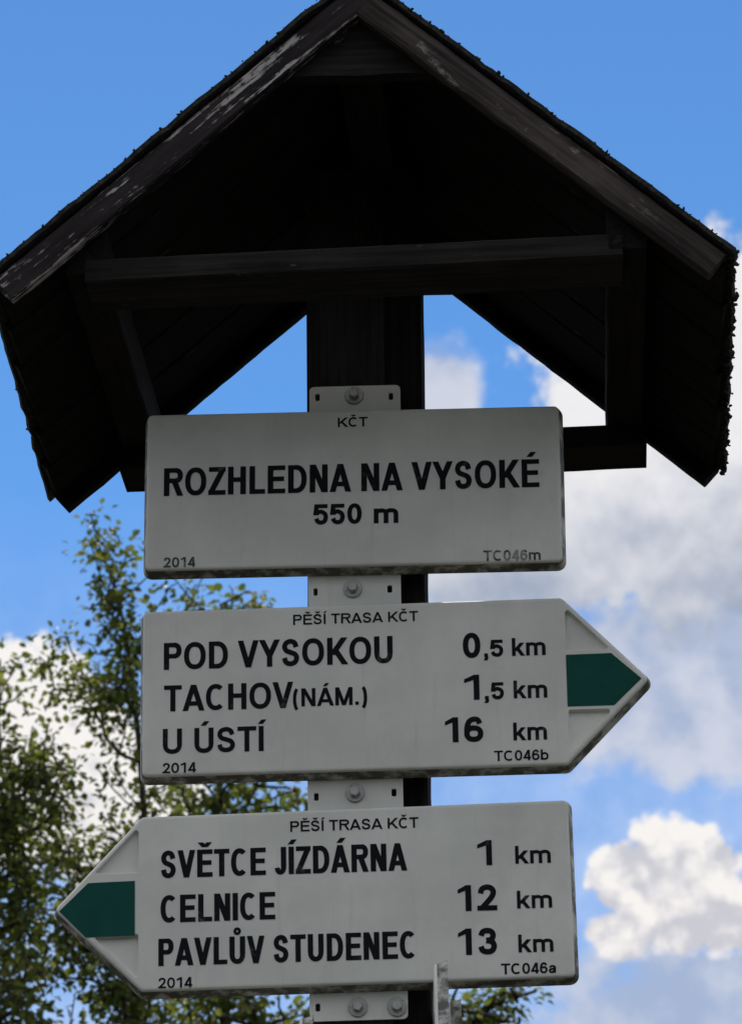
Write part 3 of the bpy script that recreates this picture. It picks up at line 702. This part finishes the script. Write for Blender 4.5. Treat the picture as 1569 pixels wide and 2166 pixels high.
# ------------------------------------------------------------------ trees
def tree(label, y0, trunk, lumps, fill, seed, rbase, leaf=0.043, per=17):
    rnd = random.Random(seed)
    tx0 = trunk[0][0]
    pts = [(tx0+0.05, y0, -0.1)] + [(tx0+rnd.uniform(-0.04, 0.04), y0+rnd.uniform(-0.05, 0.05), trunk[0][1]*k) for k in (0.25, 0.5, 0.78)]
    pts += [(x+rnd.uniform(-0.035, 0.035), y0+rnd.uniform(-0.06, 0.06), z) for x, z in trunk]
    nodes = []; parent = []
    for i in range(len(pts)-1):
        a, b_ = Vector(pts[i]), Vector(pts[i+1]); k = max(1, int((b_-a).length/0.12))
        for j in range(k):
            nodes.append(a.lerp(b_, j/k)); parent.append(len(nodes)-2 if len(nodes) > 1 else -1)
    nodes.append(Vector(pts[-1])); parent.append(len(nodes)-2)
    nt_ = len(nodes); cl = []
    for (cx, cz, rx, rz, n) in lumps + fill:
        for _ in range(max(2, round(n*(0.85 if cz > 6.3 else 1.3)))):
            while True:
                p = Vector((rnd.uniform(-1, 1), rnd.uniform(-1, 1), rnd.uniform(-1, 1)))
                if p.length < 1: break
            ry = max(rx, rz)*1.5+0.12
            cl.append(Vector((cx+p.x*rx*1.05, y0+p.y*ry, cz+p.z*rz*1.05)))
    axis = lambda c: min((Vector((c.x-q.x, c.y-q.y, c.z-q.z)).length for q in nodes[:nt_]))
    cl.sort(key=axis)
    tips = []
    for c in cl:
        best, bd = 0, 1e9
        for i, q in enumerate(nodes):
            d = c-q; L = d.length
            pen = L + max(0, 0.45*math.hypot(d.x, d.y)-d.z)*1.1 + (0.15 if i < nt_ and i < 4 else 0)
            if pen < bd: bd, best = pen, i
        q = nodes[best]; L = (c-q).length
        k = max(1, int(L/0.11)); sag = rnd.uniform(-0.02, 0.06)*L; side = Vector((rnd.uniform(-1, 1), rnd.uniform(-1, 1), 0))*0.07*L
        pi = best
        for j in range(1, k+1):
            t = j/k; p = q.lerp(c, t) + Vector((0, 0, sag*math.sin(math.pi*t))) + side*math.sin(math.pi*t) + Vector((rnd.gauss(0, 1), rnd.gauss(0, 1), rnd.gauss(0, 1)))*0.008
            nodes.append(p); parent.append(pi); pi = len(nodes)-1
        tips.append(pi)
    # pipe model
    load = [0.0]*len(nodes)
    for t in tips: load[t] += 1
    for i in range(len(nodes)-1, 0, -1):
        if parent[i] >= 0: load[parent[i]] += load[i]
    tot = max(load[0], 1)
    rad = [max(0.0035, rbase*(l/tot)**0.42) for l in load]
    root = empty('broadleaf_tree', (tx0, y0, 0)); tag(root, label, 'tree')
    def tubes(sel):
        vs, fs = [], []; n = 6
        for i in sel:
            p = parent[i]
            if p < 0: continue
            a, b_ = nodes[p], nodes[i]; d = b_-a
            if d.length < 1e-5: continue
            d.normalize(); u = d.orthogonal().normalized(); v = d.cross(u); k = len(vs)
            ra = min(rad[p], rad[i]*1.35) if i >= nt_ else rad[p]
            for q, r_ in ((a, ra), (b_+d*0.004, rad[i])):
                vs += [q + (u*math.cos(6.2832*j/n)+v*math.sin(6.2832*j/n))*r_ - Vector((tx0, y0, 0)) for j in range(n)]
            fs += [(k+j, k+(j+1) % n, k+n+(j+1) % n, k+n+j) for j in range(n)]
        return vs, fs
    link('trunk', mesh('trunk', *tubes(range(nt_)), 60), M_bark, root)
    tag(link('branches', mesh('branches', *tubes(range(nt_, len(nodes))), 60), M_bark, root), kind='stuff')
    # leaves: folded blades on short stalks around the ends of the twigs
    vs, fs, tint = [], [], []
    def blade(p, d, nrm, L, t):
        d = d.normalized(); w = d.cross(nrm).normalized(); nn = w.cross(d); k = len(vs); W_ = L*rnd.uniform(0.30, 0.40); c = L*0.10
        vs.extend(q-Vector((tx0, y0, 0)) for q in (p, p+d*L*0.35+w*W_+nn*c, p+d*L*0.72+w*W_*0.75+nn*c*0.8, p+d*L-nn*c, p+d*L*0.72-w*W_*0.75+nn*c*0.8, p+d*L*0.35-w*W_+nn*c, p+d*L*0.5))
        fs.extend(((k, k+1, k+6), (k+1, k+2, k+6), (k+2, k+3, k+6), (k+3, k+4, k+6), (k+4, k+5, k+6), (k+5, k, k+6))); tint.extend([t]*7)
    for ti in tips:
        chain = [ti]
        while len(chain) < 3 and parent[chain[-1]] >= nt_: chain.append(parent[chain[-1]])
        ct = rnd.uniform(0.1, 0.8)
        for _ in range(int(per*rnd.uniform(0.6, 1.4))):
            q = nodes[rnd.choice(chain)]
            o = Vector((rnd.gauss(0, 1), rnd.gauss(0, 1), rnd.gauss(0, 0.9)))*0.045
            d = (o.normalized() + Vector((0, 0, -0.35)) + Vector((rnd.uniform(-.5, .5), rnd.uniform(-.5, .5), rnd.uniform(-.5, .5))))
            nrm = Vector((rnd.gauss(0, 0.7), rnd.gauss(0, 0.7)-0.2, 1.0))
            if d.cross(nrm).length < 1e-3: continue
            blade(q+o, d, nrm, leaf*rnd.uniform(0.65, 1.2), min(1, max(0, ct+rnd.gauss(0, 0.18))))
    me = mesh('crown', vs, fs)
    at = me.attributes.new('tint', 'FLOAT', 'POINT'); at.data.foreach_set('value', tint)
    tag(link('crown', me, M_leaf, root), kind='stuff')
    return root
A_L = [(-2.06, 7.85, 0.04, 0.04, 3), (-2.01, 7.71, 0.05, 0.11, 6), (-1.89, 7.73, 0.05, 0.1, 6), (-1.95, 7.55, 0.1, 0.11, 10), (-1.85, 7.44, 0.13, 0.15, 14), (-1.77, 7.29, 0.14, 0.14, 10), (-1.57, 7.45, 0.12, 0.1, 9), (-1.9, 7.24, 0.13, 0.14, 14), (-2.11, 7.17, 0.14, 0.08, 10), (-2.2, 7.07, 0.1, 0.11, 9), (-1.99, 7.03, 0.16, 0.13, 18), (-1.86, 6.91, 0.11, 0.19, 14), (-2.04, 6.87, 0.11, 0.08, 6), (-1.93, 6.67, 0.1, 0.14, 5), (-1.85, 6.51, 0.07, 0.14, 4), (-2.21, 7.0, 0.05, 0.04, 2), (-1.73, 6.93, 0.21, 0.29, 8), (-1.94, 6.21, 0.2, 0.14, 16), (-2.12, 6.07, 0.2, 0.18, 22), (-1.9, 5.95, 0.16, 0.18, 8), (-1.94, 5.66, 0.29, 0.18, 34), (-1.71, 5.47, 0.27, 0.16, 30), (-2.33, 6.29, 0.2, 0.16, 20), (-2.23, 5.78, 0.2, 0.18, 24), (-1.72, 6.43, 0.14, 0.09, 10)]
tree('slender tree rising highest, its leafy top just under the left eave of the roof', 13,
     [(-1.78, 5.35), (-1.8, 5.95), (-1.81, 6.37), (-1.83, 6.74), (-1.86, 7.12), (-1.93, 7.49), (-2.0, 7.68), (-2.06, 7.87)],
     A_L, [(-1.8, 4.6, 0.7, 0.7, 70)], 3, 0.028)
B_L = [(-2.33, 6.81, 0.07, 0.07, 6), (-2.4, 6.66, 0.11, 0.14, 8), (-2.2, 6.45, 0.17, 0.14, 20), (-2.21, 6.25, 0.19, 0.16, 26), (-2.13, 6.33, 0.11, 0.13, 12), (-2.32, 6.07, 0.15, 0.18, 20), (-2.25, 5.8, 0.17, 0.18, 22), (-2.26, 5.48, 0.19, 0.22, 28), (-2.48, 6.34, 0.15, 0.32, 12), (-2.19, 5.24, 0.25, 0.13, 22), (-2.02, 6.29, 0.06, 0.04, 2)]
tree('bushy tree at the left, its crown beside the tallest slender tree', 12.2, [(-2.4, 5.19), (-2.4, 5.98), (-2.36, 6.52), (-2.34, 6.84)],
     B_L, [(-2.6, 5.6, 0.5, 0.8, 60), (-2.4, 4.4, 0.7, 0.7, 60)], 8, 0.04)
C_L = [(-1.48, 8.12, 0.09, 0.09, 5), (-1.6, 8.02, 0.13, 0.13, 6), (-1.77, 6.99, 0.2, 0.1, 14), (-1.47, 7.01, 0.23, 0.12, 14), (-1.24, 6.98, 0.15, 0.09, 9), (-1.57, 7.33, 0.28, 0.24, 10), (-1.37, 5.86, 0.35, 0.15, 26), (-1.69, 5.95, 0.2, 0.15, 14), (-1.47, 6.45, 0.37, 0.31, 14)]
tree('tree standing behind the arrow signs, leaves showing in the gaps between them', 15, [(-1.59, 5.78), (-1.61, 6.96), (-1.57, 7.49), (-1.51, 8.15)],
     C_L, [(-1.5, 5.0, 0.7, 0.6, 50)], 14, 0.042, 0.06)
D_L = [(-0.29, 5.61, 0.14, 0.09, 9), (-0.12, 5.65, 0.13, 0.05, 7), (0.01, 5.65, 0.07, 0.03, 3), (-0.24, 5.48, 0.25, 0.14, 14), (-0.54, 5.46, 0.21, 0.14, 8)]
tree('low tree whose top sprays show just below the lowest sign, right of the post', 14, [(-0.43, 5.0), (-0.35, 5.5), (-0.28, 5.62)],
     D_L, [(-0.4, 4.4, 0.7, 0.7, 60)], 21, 0.06)
